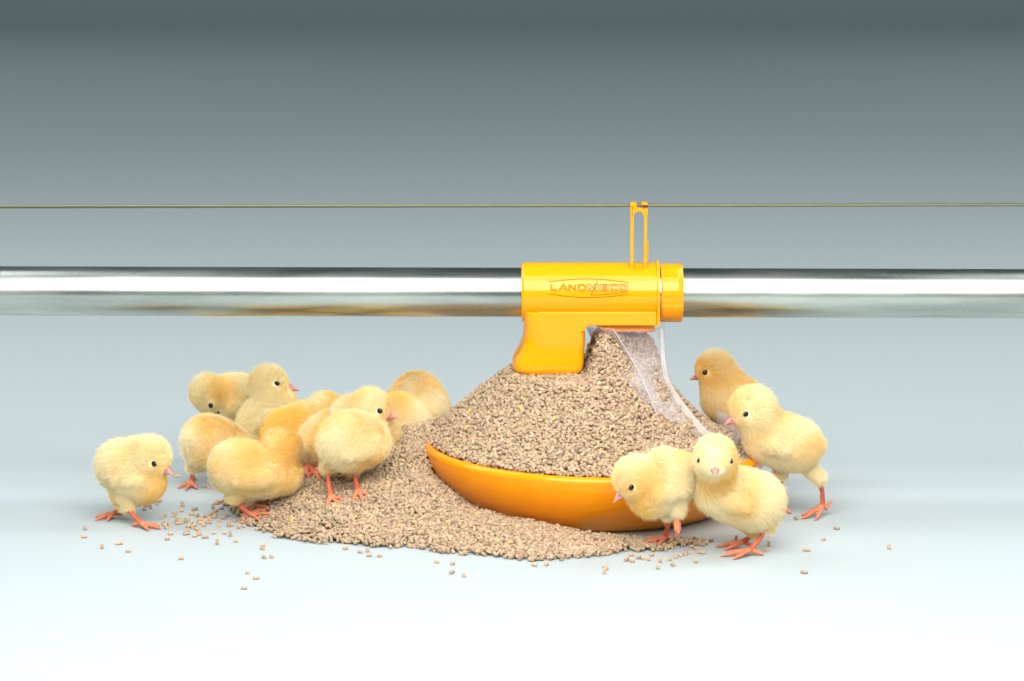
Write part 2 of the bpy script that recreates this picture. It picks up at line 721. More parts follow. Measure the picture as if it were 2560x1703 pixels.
def ribbon(pts, w, h=0.00018, closed=False):
    """flat ribbon following a 2-D path on the barrel, densified, mitred"""
    pts = [np.array(p, float) for p in pts]
    if closed:
        pts.append(pts[0])
    dense = []
    for a_, b_ in zip(pts[:-1], pts[1:]):
        m = max(1, int(np.linalg.norm(b_ - a_) / 0.0012))
        for i in range(m):
            dense.append(a_ + (b_ - a_) * i / m)
    dense.append(pts[-1])
    V = []
    F = []
    nn = len(dense)
    for i, p in enumerate(dense):
        if closed and i in (0, nn - 1):
            d0 = dense[-1] - dense[-2]
            d1 = dense[1] - dense[0]
        else:
            d0 = dense[i] - dense[max(i - 1, 0)]
            d1 = dense[min(i + 1, nn - 1)] - dense[i]
        if np.linalg.norm(d0) < 1e-9:
            d0 = d1
        if np.linalg.norm(d1) < 1e-9:
            d1 = d0
        d0 = d0 / np.linalg.norm(d0)
        d1 = d1 / np.linalg.norm(d1)
        n0 = np.array([-d0[1], d0[0]])
        n1 = np.array([-d1[1], d1[0]])
        nm = n0 + n1
        if np.linalg.norm(nm) < 0.3:
            nm = n0
        nm = nm / np.linalg.norm(nm)
        k = 1 / max(0.5, nm @ n0)
        for sgn in (-1, 1):
            q = p + nm * k * sgn * w / 2
            V.append(wrap(q[0], q[1], -0.0003))
            V.append(wrap(q[0], q[1], h))
    for i in range(nn - 1):
        a_ = i * 4
        b_ = a_ + 4
        F += [(a_ + 1, b_ + 1, b_ + 3, a_ + 3), (a_, a_ + 1, b_ + 1, b_), (a_ + 2, b_ + 2, b_ + 3, a_ + 3)]
    F += [(0, 2, 3, 1), (nn * 4 - 4, nn * 4 - 3, nn * 4 - 1, nn * 4 - 2)]
    return V, F


def bx(u):
    return P(u, 720, -0.027)[0]


# arc length of photo row v on the barrel front
def sv(v):
    # intersect the camera ray with the barrel
    r_ = ray(1470, v)
    A = r_[1] ** 2 + r_[2] ** 2
    B = 2 * (CAM[1] * r_[1] + (CAM[2] - AXZ) * r_[2])
    C_ = CAM[1] ** 2 + (CAM[2] - AXZ) ** 2 - HR ** 2
    t = (-B - math.sqrt(B * B - 4 * A * C_)) / (2 * A)
    y = CAM[1] + r_[1] * t
    z = CAM[2] + r_[2] * t - AXZ
    return math.atan2(z, -y) * HR


VT, VB = 711.5, 727.5             # cap top and base line in the photo


def L2(u, t):                     # t 0 at base line, 1 at cap height
    return (bx(u), sv(VB) + (sv(VT) - sv(VB)) * t)


wB = 0.0018
fill = []
h = 0.08
fill.append(ribbon([L2(1378.5, 1), L2(1378.5, h + .05), L2(1393, h + .05)], wB))                            # L
fill.append(ribbon([L2(1396.5, 0), L2(1408.5, .95), L2(1420, 0)], wB))                                     # A
fill.append(ribbon([L2(1401, .28), L2(1416, .28)], wB * .7, 0.00015))
fill.append(ribbon([L2(1423.5, 0), L2(1423.5, 1)], wB))                                                    # N
fill.append(ribbon([L2(1423.5, .95), L2(1438.5, .05)], wB * 1.1, 0.00015))
fill.append(ribbon([L2(1438.5, 0), L2(1438.5, 1)], wB))
fill.append(ribbon([L2(1447, h), L2(1447, 1 - h), L2(1459, 1 - h), L2(1463.5, .72), L2(1463.5, .28), L2(1459, h)], wB, closed=True))   # D
V, F = merge(fill)
link("lettering", mesh_np("lettering", V, F), M_DEEP, FEED)["label"] = "solid bold raised letters on the barrel"
wl = 0.0006
outl = []
outl.append(ribbon([L2(1469, 0), L2(1469, 1), L2(1476, 1), L2(1481, .45), L2(1487, 1), L2(1495, 1), L2(1495, 0), L2(1489.5, 0), L2(1489.5, .62), L2(1483, 0), L2(1479.5, 0), L2(1474, .62), L2(1474, 0)], wl, closed=True))   # M
outl.append(ribbon([L2(1500, 0), L2(1500, 1), L2(1518, 1), L2(1518, .8), L2(1506, .8), L2(1506, .6), L2(1517, .6), L2(1517, .4), L2(1506, .4), L2(1506, .2), L2(1518, .2), L2(1518, 0)], wl, closed=True))   # E
outl.append(ribbon([L2(1542, 1), L2(1526, 1), L2(1522, .85), L2(1522, .15), L2(1526, 0), L2(1542, 0), L2(1542, .22), L2(1528, .22), L2(1528, .78), L2(1542, .78)], wl, closed=True))   # C
outl.append(ribbon([L2(1550, 1), L2(1564, 1), L2(1568, .85), L2(1568, .15), L2(1564, 0), L2(1550, 0), L2(1546, .15), L2(1546, .85)], wl, closed=True))
outl.append(ribbon([L2(1552, .76), L2(1562, .76), L2(1562, .24), L2(1552, .24)], wl, closed=True))   # O
V, F = merge(outl)
link("lettering", mesh_np("lettering", V, F), M_LINE, FEED)["label"] = "thin outlined letters on the barrel"
arcs = []
pts = []
for k in range(31):
    t = k / 30
    u = 1372 + (1572 - 1372) * t
    v = 705 + (707 - 705) * t - 8.5 * math.sin(math.pi * t) + 0
    pts.append((bx(u), sv(v)))
arcs.append(ribbon(pts, wl))
pts = []
for k in range(31):
    t = k / 30
    u = 1372 + (1570 - 1372) * t
    v = 735 + (736 - 735) * t + 9.0 * math.sin(math.pi * t)
    pts.append((bx(u), sv(v)))
arcs.append(ribbon(pts, wl))
arcs.append(ribbon([(bx(1494.5), sv(702)), (bx(1477.5), sv(737.5)), (bx(1505), sv(737)), (bx(1545), sv(733.5)), (bx(1572), sv(729))], wl, 0.0001))
V, F = merge(arcs)
link("emblem_lines", mesh_np("emblem_lines", V, F), M_LINE, FEED)["label"] = "thin curved lines and slash round the lettering"

# ------------------------------------------------------------------ clear plastic guard
def pile_h(x, y):
    r = np.hypot(x, y)
    a = np.clip(1 - r / 0.158, 0, 1)
    hh = 0.0555 + 0.128 * a
    # a little lower towards the right, rounded shoulder on the left
    side = np.clip(x / 0.12, 0, 1)
    hh = hh - 0.030 * side * a * (1 - a) * 4
    hh = hh + 0.006 * np.clip(-x / 0.12, 0, 1) * a * (1 - a) * 4
    p = np.stack([x, y, np.zeros_like(x)], -1).reshape(-1, 3)
    hh = hh + (0.0016 * vnoise(p, 55, 3) + 0.0009 * vnoise(p, 160, 4)).reshape(np.shape(hh)) * np.clip(a * 6, 0.2, 1)
    # pushed down under the spout, held up behind the clear guard on the right
    k = np.clip((x + 0.012) / 0.018, 0, 1)
    k = k * k * (3 - 2 * k)
    cap = 0.1225 + 0.040 * k
    hh = np.where(hh > cap, cap + (hh - cap) * 0.06, hh)
    d = np.hypot(np.clip(x - 0.047, 0, 1) * 2.5, np.clip(np.abs(y) - 0.008, 0, 1))
    hh = np.maximum(hh, np.where(x > 0, 0.157 - 0.88 * d, 0))
    return hh


def sheet(rows, thick):
    """rows: list of equally long lists of points; gives a sheet with thickness"""
    R = np.array(rows)
    nr, nc, _ = R.shape
    du = np.gradient(R, axis=1)
    dv = np.gradient(R, axis=0)
    nrm = np.cross(du, dv)
    nrm /= np.linalg.norm(nrm, axis=2, keepdims=True) + 1e-12
    A = R + nrm * thick / 2
    B = R - nrm * thick / 2
    V = list(A.reshape(-1, 3)) + list(B.reshape(-1, 3))
    F = []
    o_ = nr * nc
    for i in range(nr - 1):
        for j in range(nc - 1):
            a_ = i * nc + j
            F.append((a_, a_ + 1, a_ + nc + 1, a_ + nc))
            F.append((o_ + a_, o_ + a_ + nc, o_ + a_ + nc + 1, o_ + a_ + 1))
    for i in range(nr - 1):
        for c in (0, nc - 1):
            a_ = i * nc + c
            F.append((a_, a_ + nc, o_ + a_ + nc, o_ + a_))
    for j in range(nc - 1):
        for rr in (0, nr - 1):
            a_ = rr * nc + j
            F.append((a_, a_ + 1, o_ + a_ + 1, o_ + a_))
    return V, F


def polyl(pts, m):
    pts = np.array(pts, float)
    d = np.r_[0, np.cumsum(np.linalg.norm(np.diff(pts, axis=0), axis=1))]
    t = np.linspace(0, d[-1], m)
    return np.stack([np.interp(t, d, pts[:, k]) for k in range(3)], -1)


def on_pile(u, v, off, ymin=-0.03, yfall=0.0):
    """where the camera ray meets the heap, stepped back towards the camera"""
    r_ = ray(u, v)
    for t in np.linspace(2.30, 2.75, 900):
        q = CAM + r_ * t
        if math.hypot(q[0], q[1]) < 0.157 and q[2] < float(pile_h(np.array([q[0]]), np.array([q[1]]))[0]):
            q = CAM + r_ * (t - off)
            return q
    return P(u, v, yfall)


def smooth_line(pts, m):
    L_ = polyl(pts, m)
    for _ in range(6):
        L_[1:-1] = (L_[:-2] + 2 * L_[1:-1] + L_[2:]) / 4
    return L_


crease = smooth_line([P(1532, 822, -0.031), P(1545, 840, -0.033), on_pile(1562, 868, .010), on_pile(1598, 930, .012), on_pile(1622, 985, .010), on_pile(1642, 1035, .006), on_pile(1652, 1060, -.004)], 24)
left_e = smooth_line([P(1467, 818, -0.024), on_pile(1480, 850, .006), on_pile(1520, 900, .004), on_pile(1575, 965, .003), on_pile(1625, 1030, .002), on_pile(1648, 1062, -.006)], 24)
right_e = smooth_line([P(1650, 822, -0.020), P(1652, 900, -0.020), on_pile(1656, 945, .012, yfall=-.02), on_pile(1685, 1000, .008), on_pile(1718, 1045, .006), on_pile(1758, 1090, .004)], 24)
rows = []
for k in range(24):
    row = []
    for t in np.linspace(0, 1, 5)[:-1]:
        row.append(left_e[k] * (1 - t) + crease[k] * t)
    for t in np.linspace(0, 1, 9):
        p = crease[k] * (1 - t) + right_e[k] * t
        p[1] += -0.003 * math.sin(math.pi * t)
        row.append(p)
    rows.append(row)
V, F = sheet(rows, 0.0012)
me = mesh_np("clear_guard", V, F, True)
fix_normals(me)
g = link("clear_guard", me, M_CLR, FEED)
g["label"] = "folded clear plastic guard standing in the pellets"
md = g.modifiers.new("e", 'EDGE_SPLIT')
md.split_angle = math.radians(40)
V, F = tube_vf(crease - np.array([0, 0.0009, 0]), [0.00055] * 24, 8)
link("guard_edge", mesh_np("guard_edge", V, F, True), M_CLRE, FEED)
# right rib: a flange running down the outer edge
rib_o = right_e + np.array([0.0045, 0.004, 0.0])[None] * np.linspace(0.7, 1.7, 24)[:, None]
rows = []
for k in range(24):
    rows.append([right_e[k] * (1 - t) + rib_o[k] * t for t in np.linspace(0, 1, 4)])
V, F = sheet(rows, 0.0016)
me = mesh_np("guard_rib", V, F, True)
fix_normals(me)
link("guard_rib", me, M_CLRE, FEED)
# clear stub under the flange
rows = [[P(u, v, -0.012 + 0.0 * v) for u in (1644, 1650, 1656, 1662)] for v in (797, 812, 828, 846)]
V, F = sheet(rows, 0.0015)
link("guard_tab", mesh_np("guard_tab", V, F), M_CLR, FEED)
# low clear wall inside the pan at the right
rows = []
for k in range(16):
    t = k / 15
    a = math.radians(-28 + 56 * t)
    r_ = 0.134
    rows.append([(r_ * math.cos(a), r_ * math.sin(a), 0.056), ((r_ - .0005) * math.cos(a), (r_ - .0005) * math.sin(a), 0.068), ((r_ - .001) * math.cos(a), (r_ - .001) * math.sin(a), 0.074)])
V, F = sheet(rows, 0.0014)
me = mesh_np("guard_ring", V, F, True)
fix_normals(me)
link("guard_ring", me, M_CLR, FEED)

# ------------------------------------------------------------------ pellets
def pellet_unit(seg=9):
    V = []
    for x, r in ((-0.5, 0.86), (-0.44, 1.0), (0.44, 1.0), (0.5, 0.86)):
        for k in range(seg):
            a = 2 * math.pi * k / seg
            V.append((x, r * math.cos(a), r * math.sin(a)))
    F = []
    for i in range(3):
        for k in range(seg):
            k2 = (k + 1) % seg
            F.append((i * seg + k, (i + 1) * seg + k, (i + 1) * seg + k2, i * seg + k2))
    return np.array(V), np.array(F), [tuple(range(seg)), tuple(3 * seg + k for k in range(seg))[::-1]]


PEL_R = 0.00142


def pellet_colors(n):
    base = np.array([0.44, 0.325, 0.21])
    c = base[None] * rng.normal(1.0, 0.13, (n, 1))
    c = c * (1 + rng.normal(0, 0.022, (n, 3)))
    k = rng.random(n)
    c[k < 0.006] = np.array([0.66, 0.50, 0.16])
    c[(k > 0.02) & (k < 0.06)] *= np.array([1.25, 1.25, 1.30])
    c[(k > 0.06) & (k < 0.13)] *= np.array([1.04, 0.98, 0.96])
    c[(k > 0.13) & (k < 0.20)] *= 0.75
    return np.clip(c, 0.03, 0.85)


def build_pellets(name, pos, nrm, ground_V=None, ground_F=None, flat=0.5):
    n = len(pos)
    seg = 9
    UV_, UF, caps = pellet_unit(seg)
    d = rng.normal(size=(n, 3))
    dn = (d * nrm).sum(1, keepdims=True)
    d = d - nrm * dn * (1 - flat)
    d /= np.linalg.norm(d, axis=1, keepdims=True)
    a = np.cross(d, rng.normal(size=(n, 3)))
    a /= np.linalg.norm(a, axis=1, keepdims=True)
    b_ = np.cross(d, a)
    L = rng.uniform(0.0028, 0.0058, n)
    R = PEL_R * rng.uniform(0.92, 1.08, n)
    m = len(UV_)
    W = (pos[:, None, :] + UV_[None, :, 0:1] * (d * L[:, None])[:, None, :]
         + UV_[None, :, 1:2] * (a * R[:, None])[:, None, :] + UV_[None, :, 2:3] * (b_ * R[:, None])[:, None, :])
    W = W.reshape(-1, 3)
    quads = (UF[None] + (np.arange(n) * m)[:, None, None]).reshape(-1, 4)
    capi = []
    cap = np.array(caps)              # 2 x seg
    capf = (cap[None] + (np.arange(n) * m)[:, None, None]).reshape(-1, seg)
    nq, nc = len(quads), len(capf)
    loops = np.concatenate([quads.ravel(), capf.ravel()])
    starts = np.concatenate([np.arange(nq) * 4, nq * 4 + np.arange(nc) * seg])
    tot = np.concatenate([np.full(nq, 4), np.full(nc, seg)])
    colr = np.repeat(pellet_colors(n), m, axis=0)
    nv = len(W)
    if ground_V is not None:
        gV = np.array(ground_V, float)
        gF = np.array(ground_F)
        loops = np.concatenate([loops, (gF + nv).ravel()])
        s0 = starts[-1] + seg
        starts = np.concatenate([starts, s0 + np.arange(len(gF)) * 4])
        tot = np.concatenate([tot, np.full(len(gF), 4)])
        W = np.concatenate([W, gV])
        colr = np.concatenate([colr, np.tile([[0.085, 0.052, 0.03]], (len(gV), 1))])  # dark underlay: shade in the gaps between pellets put into its colour
    me = bpy.data.meshes.new(name)
    me.vertices.add(len(W))
    me.vertices.foreach_set("co", W.astype(np.float32).ravel())
    me.loops.add(len(loops))
    me.loops.foreach_set("vertex_index", loops.astype(np.int32))
    me.polygons.add(len(starts))
    me.polygons.foreach_set("loop_start", starts.astype(np.int32))
    me.polygons.foreach_set("loop_total", tot.astype(np.int32))
    sm = np.zeros(len(starts), bool)
    sm[:nq] = True
    me.polygons.foreach_set("use_smooth", sm)
    me.update(calc_edges=True)
    ca = me.color_attributes.new("tint", 'FLOAT_COLOR', 'POINT')
    ca.data.foreach_set("color", np.c_[colr, np.ones(len(colr))].astype(np.float32).ravel())
    me.validate()
    return link(name, me, M_PEL)


def surf_samples(hfun, inside, x0, x1, y0, y1, step, e=0.0015):
    xs = np.arange(x0, x1, step)
    ys = np.arange(y0, y1, step)
    X, Y = np.meshgrid(xs, ys)
    X = X.ravel() + rng.uniform(-.5, .5, X.size) * step
    Y = Y.ravel() + rng.uniform(-.5, .5, Y.size) * step
    k = inside(X, Y)
    X, Y = X[k], Y[k]
    H = hfun(X, Y)
    gx = (hfun(X + e, Y) - hfun(X - e, Y)) / (2 * e)
    gy = (hfun(X, Y + e) - hfun(X, Y - e)) / (2 * e)
    nr = np.stack([-gx, -gy, np.ones_like(gx)], -1)
    sl = np.linalg.norm(nr, axis=1)
    nr /= sl[:, None]
    return np.stack([X, Y, H], -1), nr


# heap in the pan
inp = lambda X, Y: np.hypot(X, Y) < 0.1530
ps, ns = [], []
for off, st in ((-0.0032, 0.0028), (-0.0008, 0.0027), (0.0009, 0.0034)):
    p, nn_ = surf_samples(pile_h, inp, -0.16, 0.16, -0.16, 0.16, st)
    p = p + nn_ * (off + rng.normal(0, 0.0005, (len(p), 1)))
    ps.append(p)
    ns.append(nn_)
p = np.concatenate(ps)
nn_ = np.concatenate(ns)
# tilt with the pan
ct, st_ = math.cos(PAN_TILT), math.sin(PAN_TILT)
Rm = np.array([[ct, 0, st_], [0, 1, 0], [-st_, 0, ct]])
gv, gf = [], []
K1, K2 = 40, 96
for i in range(K1 + 1):
    r_ = 0.151 * i / K1
    for j in range(K2):
        a = 2 * math.pi * j / K2
        gv.append((r_ * math.cos(a), r_ * math.sin(a), 0))
gv = np.array(gv)
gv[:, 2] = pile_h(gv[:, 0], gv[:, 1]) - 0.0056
for i in range(K1):
    for j in range(K2):
        j2 = (j + 1) % K2
        gf.append((i * K2 + j, (i + 1) * K2 + j, (i + 1) * K2 + j2, i * K2 + j2))
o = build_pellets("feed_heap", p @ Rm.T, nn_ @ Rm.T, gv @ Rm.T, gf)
tag(o, "cone of tan cylindrical feed pellets heaped in the orange pan under the spout", "feed", kind="stuff")

# spilled heap on the floor, described round the pan centre: phi = 0 left, + towards the camera
bound_px = [(905, 1120, .030), (760, 1150, .018), (640, 1200, .006), (560, 1245, 0), (585, 1290, 0), (640, 1325, 0), (720, 1350, 0), (820, 1360, 0), (930, 1368, 0),
            (1040, 1372, 0), (1130, 1384, 0), (1230, 1396, 0), (1330, 1408, 0), (1400, 1406, 0), (1500, 1392, 0), (1580, 1382, 0), (1680, 1372, 0), (1760, 1364, 0), (1810, 1350, 0)]
bp_phi, bp_r = [], []
for u, v, z in bound_px:
    g_ = G(u, v, z)
    bp_phi.append(math.degrees(math.atan2(-g_[1], -g_[0])))
    bp_r.append(math.hypot(g_[0], g_[1]))
bp_phi = [-95, -70, -45] + bp_phi
bp_r = [0.17, 0.20, 0.25] + bp_r
order = np.argsort(bp_phi)
bp_phi = np.array(bp_phi)[order]
bp_r = np.array(bp_r)[order]
print("bound", list(zip(bp_phi.round(0), bp_r.round(3))))
hc_phi = [-100, -85, -60, -30, 0, 12, 19, 29, 36, 42, 50, 60, 75, 90, 130]
hc_z = [0.0, 0.04, 0.062, 0.067, 0.0665, 0.0555, 0.036, 0.024, 0.014, 0.007, 0.005, 0.003, 0.001, -0.002, -0.004]


def pan_r(z):
    t = np.clip((z - 0.004) / (RIM_Z - 0.004), 0, 1)
    return BASE_R + (RIM_R - BASE_R) * np.sin(np.pi / 2 * t) ** 0.85


def spill_pr(X, Y):
    phi = np.degrees(np.arctan2(-Y, -X))
    r = np.hypot(X, Y)
    rb = np.interp(phi, bp_phi, bp_r, left=0.15, right=0.15)
    jq = np.stack([X, Y, 0 * X], -1).reshape(-1, 3)
    jag = (0.0065 * vnoise(jq, 60, 12) + 0.0035 * vnoise(jq, 190, 11)).reshape(np.shape(X))
    rb = rb + jag
    hc = np.interp(phi, hc_phi, hc_z)
    r0 = pan_r(hc)
    return phi, r, rb, hc, r0


def spill_h(X, Y):
    phi, r, rb, hc, r0 = spill_pr(X, Y)
    t = np.clip((r - r0) / np.maximum(rb - r0, 0.01), 0, 1)
    bump = np.interp(phi, [-60, 0, 30, 55, 80, 110, 130], [0.0, 0.014, 0.020, 0.013, 0.006, 0.004, 0.002])
    hh = hc * (1 - t) ** 1.1 + bump * 3.6 * t ** 0.8 * (1 - t) ** 1.35
    q = np.stack([X, Y, 0 * X], -1).reshape(-1, 3)
    nz = (0.0022 * vnoise(q, 60, 21) + 0.001 * vnoise(q, 150, 22)).reshape(np.shape(X))
    return np.maximum(hh + nz * np.clip((1 - t) * 5, 0, 1) * np.clip(hh / 0.01, 0, 1), -0.003) + 0.0016


def spill_in(X, Y):
    phi, r, rb, hc, r0 = spill_pr(X, Y)
    inner = np.where(phi > 82, 0.142 + (phi - 82) * 0.0009, r0 - 0.001 - 0.007 * np.clip((hc - 0.056) / 0.006, 0, 1))
    ok = (r < rb) & (r > inner) & (phi > -92) & (phi < 126)
    q = np.stack([X, Y, 0 * X], -1).reshape(-1, 3)
    # ragged rim
    e = (rb - r)
    ok &= ~((e < 0.018) & (rng.random(X.shape) < 0.85 * (1 - e / 0.018)))
    ok &= ~((phi > 106) & (rng.random(X.shape) < (phi - 106) / 50))
    return ok


ps, ns = [], []
for off, st in ((-0.0024, 0.0028), (0.0, 0.0027), (0.0015, 0.0035)):
    p, nn_ = surf_samples(spill_h, spill_in, -0.46, 0.16, -0.27, 0.26, st)
    lay = p + nn_ * (off + rng.normal(0, 0.0005, (len(p), 1)))
    if off < -0.001:
        keep = p[:, 2] > 0.004
        lay = lay[keep]
        nn_ = nn_[keep]
    lay[:, 2] = np.maximum(lay[:, 2], PEL_R)
    ps.append(lay)
    ns.append(nn_)
p = np.concatenate(ps)
nn_ = np.concatenate(ns)
gv, gf = [], []
K1, K2 = 30, 150
for j in range(K2 + 1):
    ph_ = -92 + (118 + 92) * j / K2
    hc = np.interp(ph_, hc_phi, hc_z)
    r0 = float(pan_r(hc))
    rb = float(np.interp(ph_, bp_phi, bp_r))
    r0 = min(r0, rb - 0.004)
    if ph_ > 82:
        r0 = min(0.146 + (ph_ - 82) * 0.0009, rb - 0.002)
    for i in range(K1 + 1):
        r_ = r0 + (rb - 0.004 - r0) * i / K1
        a = math.radians(ph_)
        gv.append((-r_ * math.cos(a), -r_ * math.sin(a), 0))
gv = np.array(gv)
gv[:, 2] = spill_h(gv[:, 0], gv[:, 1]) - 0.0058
for j in range(K2):
    for i in range(K1):
        a = j * (K1 + 1) + i
        gf.append((a, a + 1, a + K1 + 2, a + K1 + 1))
gv[:, 2] = np.maximum(gv[:, 2], -0.004)
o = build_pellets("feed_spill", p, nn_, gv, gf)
tag(o, "tan feed pellets spilled over the floor left of and in front of the orange pan", "feed", kind="stuff")
print("pellets", len(p))

# loose pellets, each a thing
pel_meshes = []
for k in range(6):
    UV_, UF, caps = pellet_unit(12)
    L = [0.0034, 0.0042, 0.0050, 0.0058, 0.0038, 0.0046][k]
    W = UV_ * np.array([L, PEL_R, PEL_R])
    me = mesh_np("pellet", W, [tuple(f) for f in UF] + caps)
    me.polygons.foreach_set("use_smooth", [True] * len(UF) + [False] * 2)
    c = pellet_colors(8)[k] * 1.05
    ca = me.color_attributes.new("tint", 'FLOAT_COLOR', 'POINT')
    ca.data.foreach_set("color", np.tile(np.r_[np.clip(c, 0, .9), 1], len(W)).astype(np.float32))
    me.materials.append(M_PEL)
    pel_meshes.append(me)


ORD = ["first", "second", "third", "fourth", "fifth", "sixth", "seventh", "eighth", "ninth", "tenth", "eleventh", "twelfth"]


def loose_row(pts_, label, group):
    for k, (u, v) in enumerate(sorted(pts_)):
        loose(u * k_, v * k_, "%s, %s from the left" % (label, ORD[k]), group)


def loose(u, v, label, group, z=0.0):
    g_ = G(u, v, PEL_R + z)
    o_ = bpy.data.objects.new("feed_pellet", random.choice(pel_meshes))
    COL.objects.link(o_)
    o_.location = g_
    if random.random() < 0.12:
        o_.rotation_euler = (random.uniform(0, 6), math.pi / 2, random.uniform(0, 6))
        o_.location.z = 0.0024
    else:
        o_.rotation_euler = (random.uniform(0, 6), 0, random.uniform(0, 6.28))
    tag(o_, label, "pellet", group)
    return o_


k_ = 1.0861
fl = [(196, 1217), (194, 1235), (235, 1260), (271, 1251), (277, 1250), (295, 1268), (385, 1240), (417, 1285), (393, 1228)]
loose_row(fl, "stray pellet in front of the leftmost chick", "loose pellets in front of the leftmost chick")
loose_row([(320, 1162), (337, 1163), (350, 1155), (365, 1153), (332, 1172), (347, 1168), (362, 1160)], "shaded pellet behind the belly of the leftmost chick", "pellets behind the leftmost chick")
loose_row([(420, 1163), (470, 1120), (480, 1122), (440, 1105), (447, 1102)], "pellet by the foot of the one-legged chick", "pellets by the one-legged chick")
pts = []
while len(pts) < 88:
    t = random.random()
    u = 375 + 235 * t ** 0.8 + random.gauss(0, 14)
    v = 1200 - 30 * t + random.gauss(0, 22 + 8 * t)
    if 1145 < v < 1245 and 370 < u < 610 and not (u < 420 and v > 1215):
        if all((u - a) ** 2 + (2.2 * (v - b_)) ** 2 > 55 for a, b_ in pts):
            pts.append((u, v))
for u, v in pts:
    loose(u * k_, v * k_, "loose feed pellet in the thin trail between the leftmost chick and the spilled heap", "pellets trailing left from the spill")
loose_row([(500, 1251), (530, 1232), (543, 1245), (606, 1255), (608, 1282), (625, 1281), (570, 1318), (590, 1330), (562, 1353), (604, 1262)], "stray pellet below the spill's left end", "loose pellets below the left end of the spill")
loose_row([(795, 1262), (829, 1270), (850, 1278), (874, 1279), (846, 1268), (1005, 1293), (1040, 1317), (1042, 1297), (1068, 1324), (1230, 1300), (1258, 1299)], "stray pellet before the middle of the spill", "loose pellets in front of the middle of the spill")
for u, v in [(1393, 1305), (1391, 1318), (1395, 1309), (1514, 1307), (1549, 1300), (1602, 1293), (1455, 1291), (1442, 1288), (1493, 1288), (1520, 1292), (1555, 1283), (1567, 1278), (1577, 1275),
             (1585, 1272), (1610, 1271), (1618, 1272), (1600, 1262), (1592, 1258), (1606, 1250), (1616, 1248), (1625, 1249), (1580, 1250), (1570, 1256), (1575, 1240), (1582, 1242), (1453, 1277),
             (1470, 1283), (1480, 1285), (1500, 1277), (1540, 1288)]:
    loose(u * k_, v * k_, "loose feed pellet on the floor below the two front right chicks", "loose pellets below the two front right chicks")
loose_row([(1770, 1254), (1766, 1266), (1855, 1265), (1851, 1317), (1896, 1241), (1926, 1216), (2046, 1261), (1834, 1193), (1695, 1240), (1860, 1266), (1800, 1190)], "stray pellet on the floor by the right-hand chicks", "loose pellets at the far right")


# ------------------------------------------------------------------ chicks
def ico(sub):
    bm = bmesh.new()
    bmesh.ops.create_icosphere(bm, subdivisions=sub, radius=1.0)
    V = np.array([v.co[:] for v in bm.verts])
    F = [tuple(v.index for v in f.verts) for f in bm.faces]
    bm.free()
    return V, F


ICO3 = ico(3)
ICO2 = ico(2)


def unit(v):
    v = np.array(v, float)
    return v / (np.linalg.norm(v) + 1e-12)


def heading(az, el):
    a, e = math.radians(az), math.radians(el)
    return np.array([math.cos(a) * math.cos(e), math.sin(a) * math.cos(e), math.sin(e)])


def frame(f):
    s = unit(np.cross([0, 0, 1.0], f))      # left side of the bird
    u = np.cross(f, s)
    return f, s, u


PALE = np.array([0.98, 0.885, 0.63])
WARM = np.array([0.98, 0.745, 0.29])
LEGC = np.array([0.60, 0.14, 0.075])
TOES = np.array([0.70, 0.30, 0.16])


def seg_dist(p, a, b_):
    ab = b_ - a
    t = np.clip(((p - a) @ ab) / (ab @ ab + 1e-12), 0, 1)
    return np.linalg.norm(p - (a + t[:, None] * ab), axis=1)


CH_N = [0]


def surf_z(q):
    x_, y_ = np.array([q[0]]), np.array([q[1]])
    phi_, r_, rb_, hc_, r0_ = spill_pr(x_, y_)
    if -92 < phi_[0] < 118 and r0_[0] < r_[0] < rb_[0]:
        return max(0.0, float(spill_h(x_, y_)[0]) + 0.0008)
    return 0.0


def G_surf(u, v, jz):
    r_ = ray(u, v)
    for t in np.linspace(2.2, 3.1, 1800):
        q = CAM + r_ * t
        z = surf_z(q)
        if q[2] < z + jz:
            return q, z
    return q, 0.0


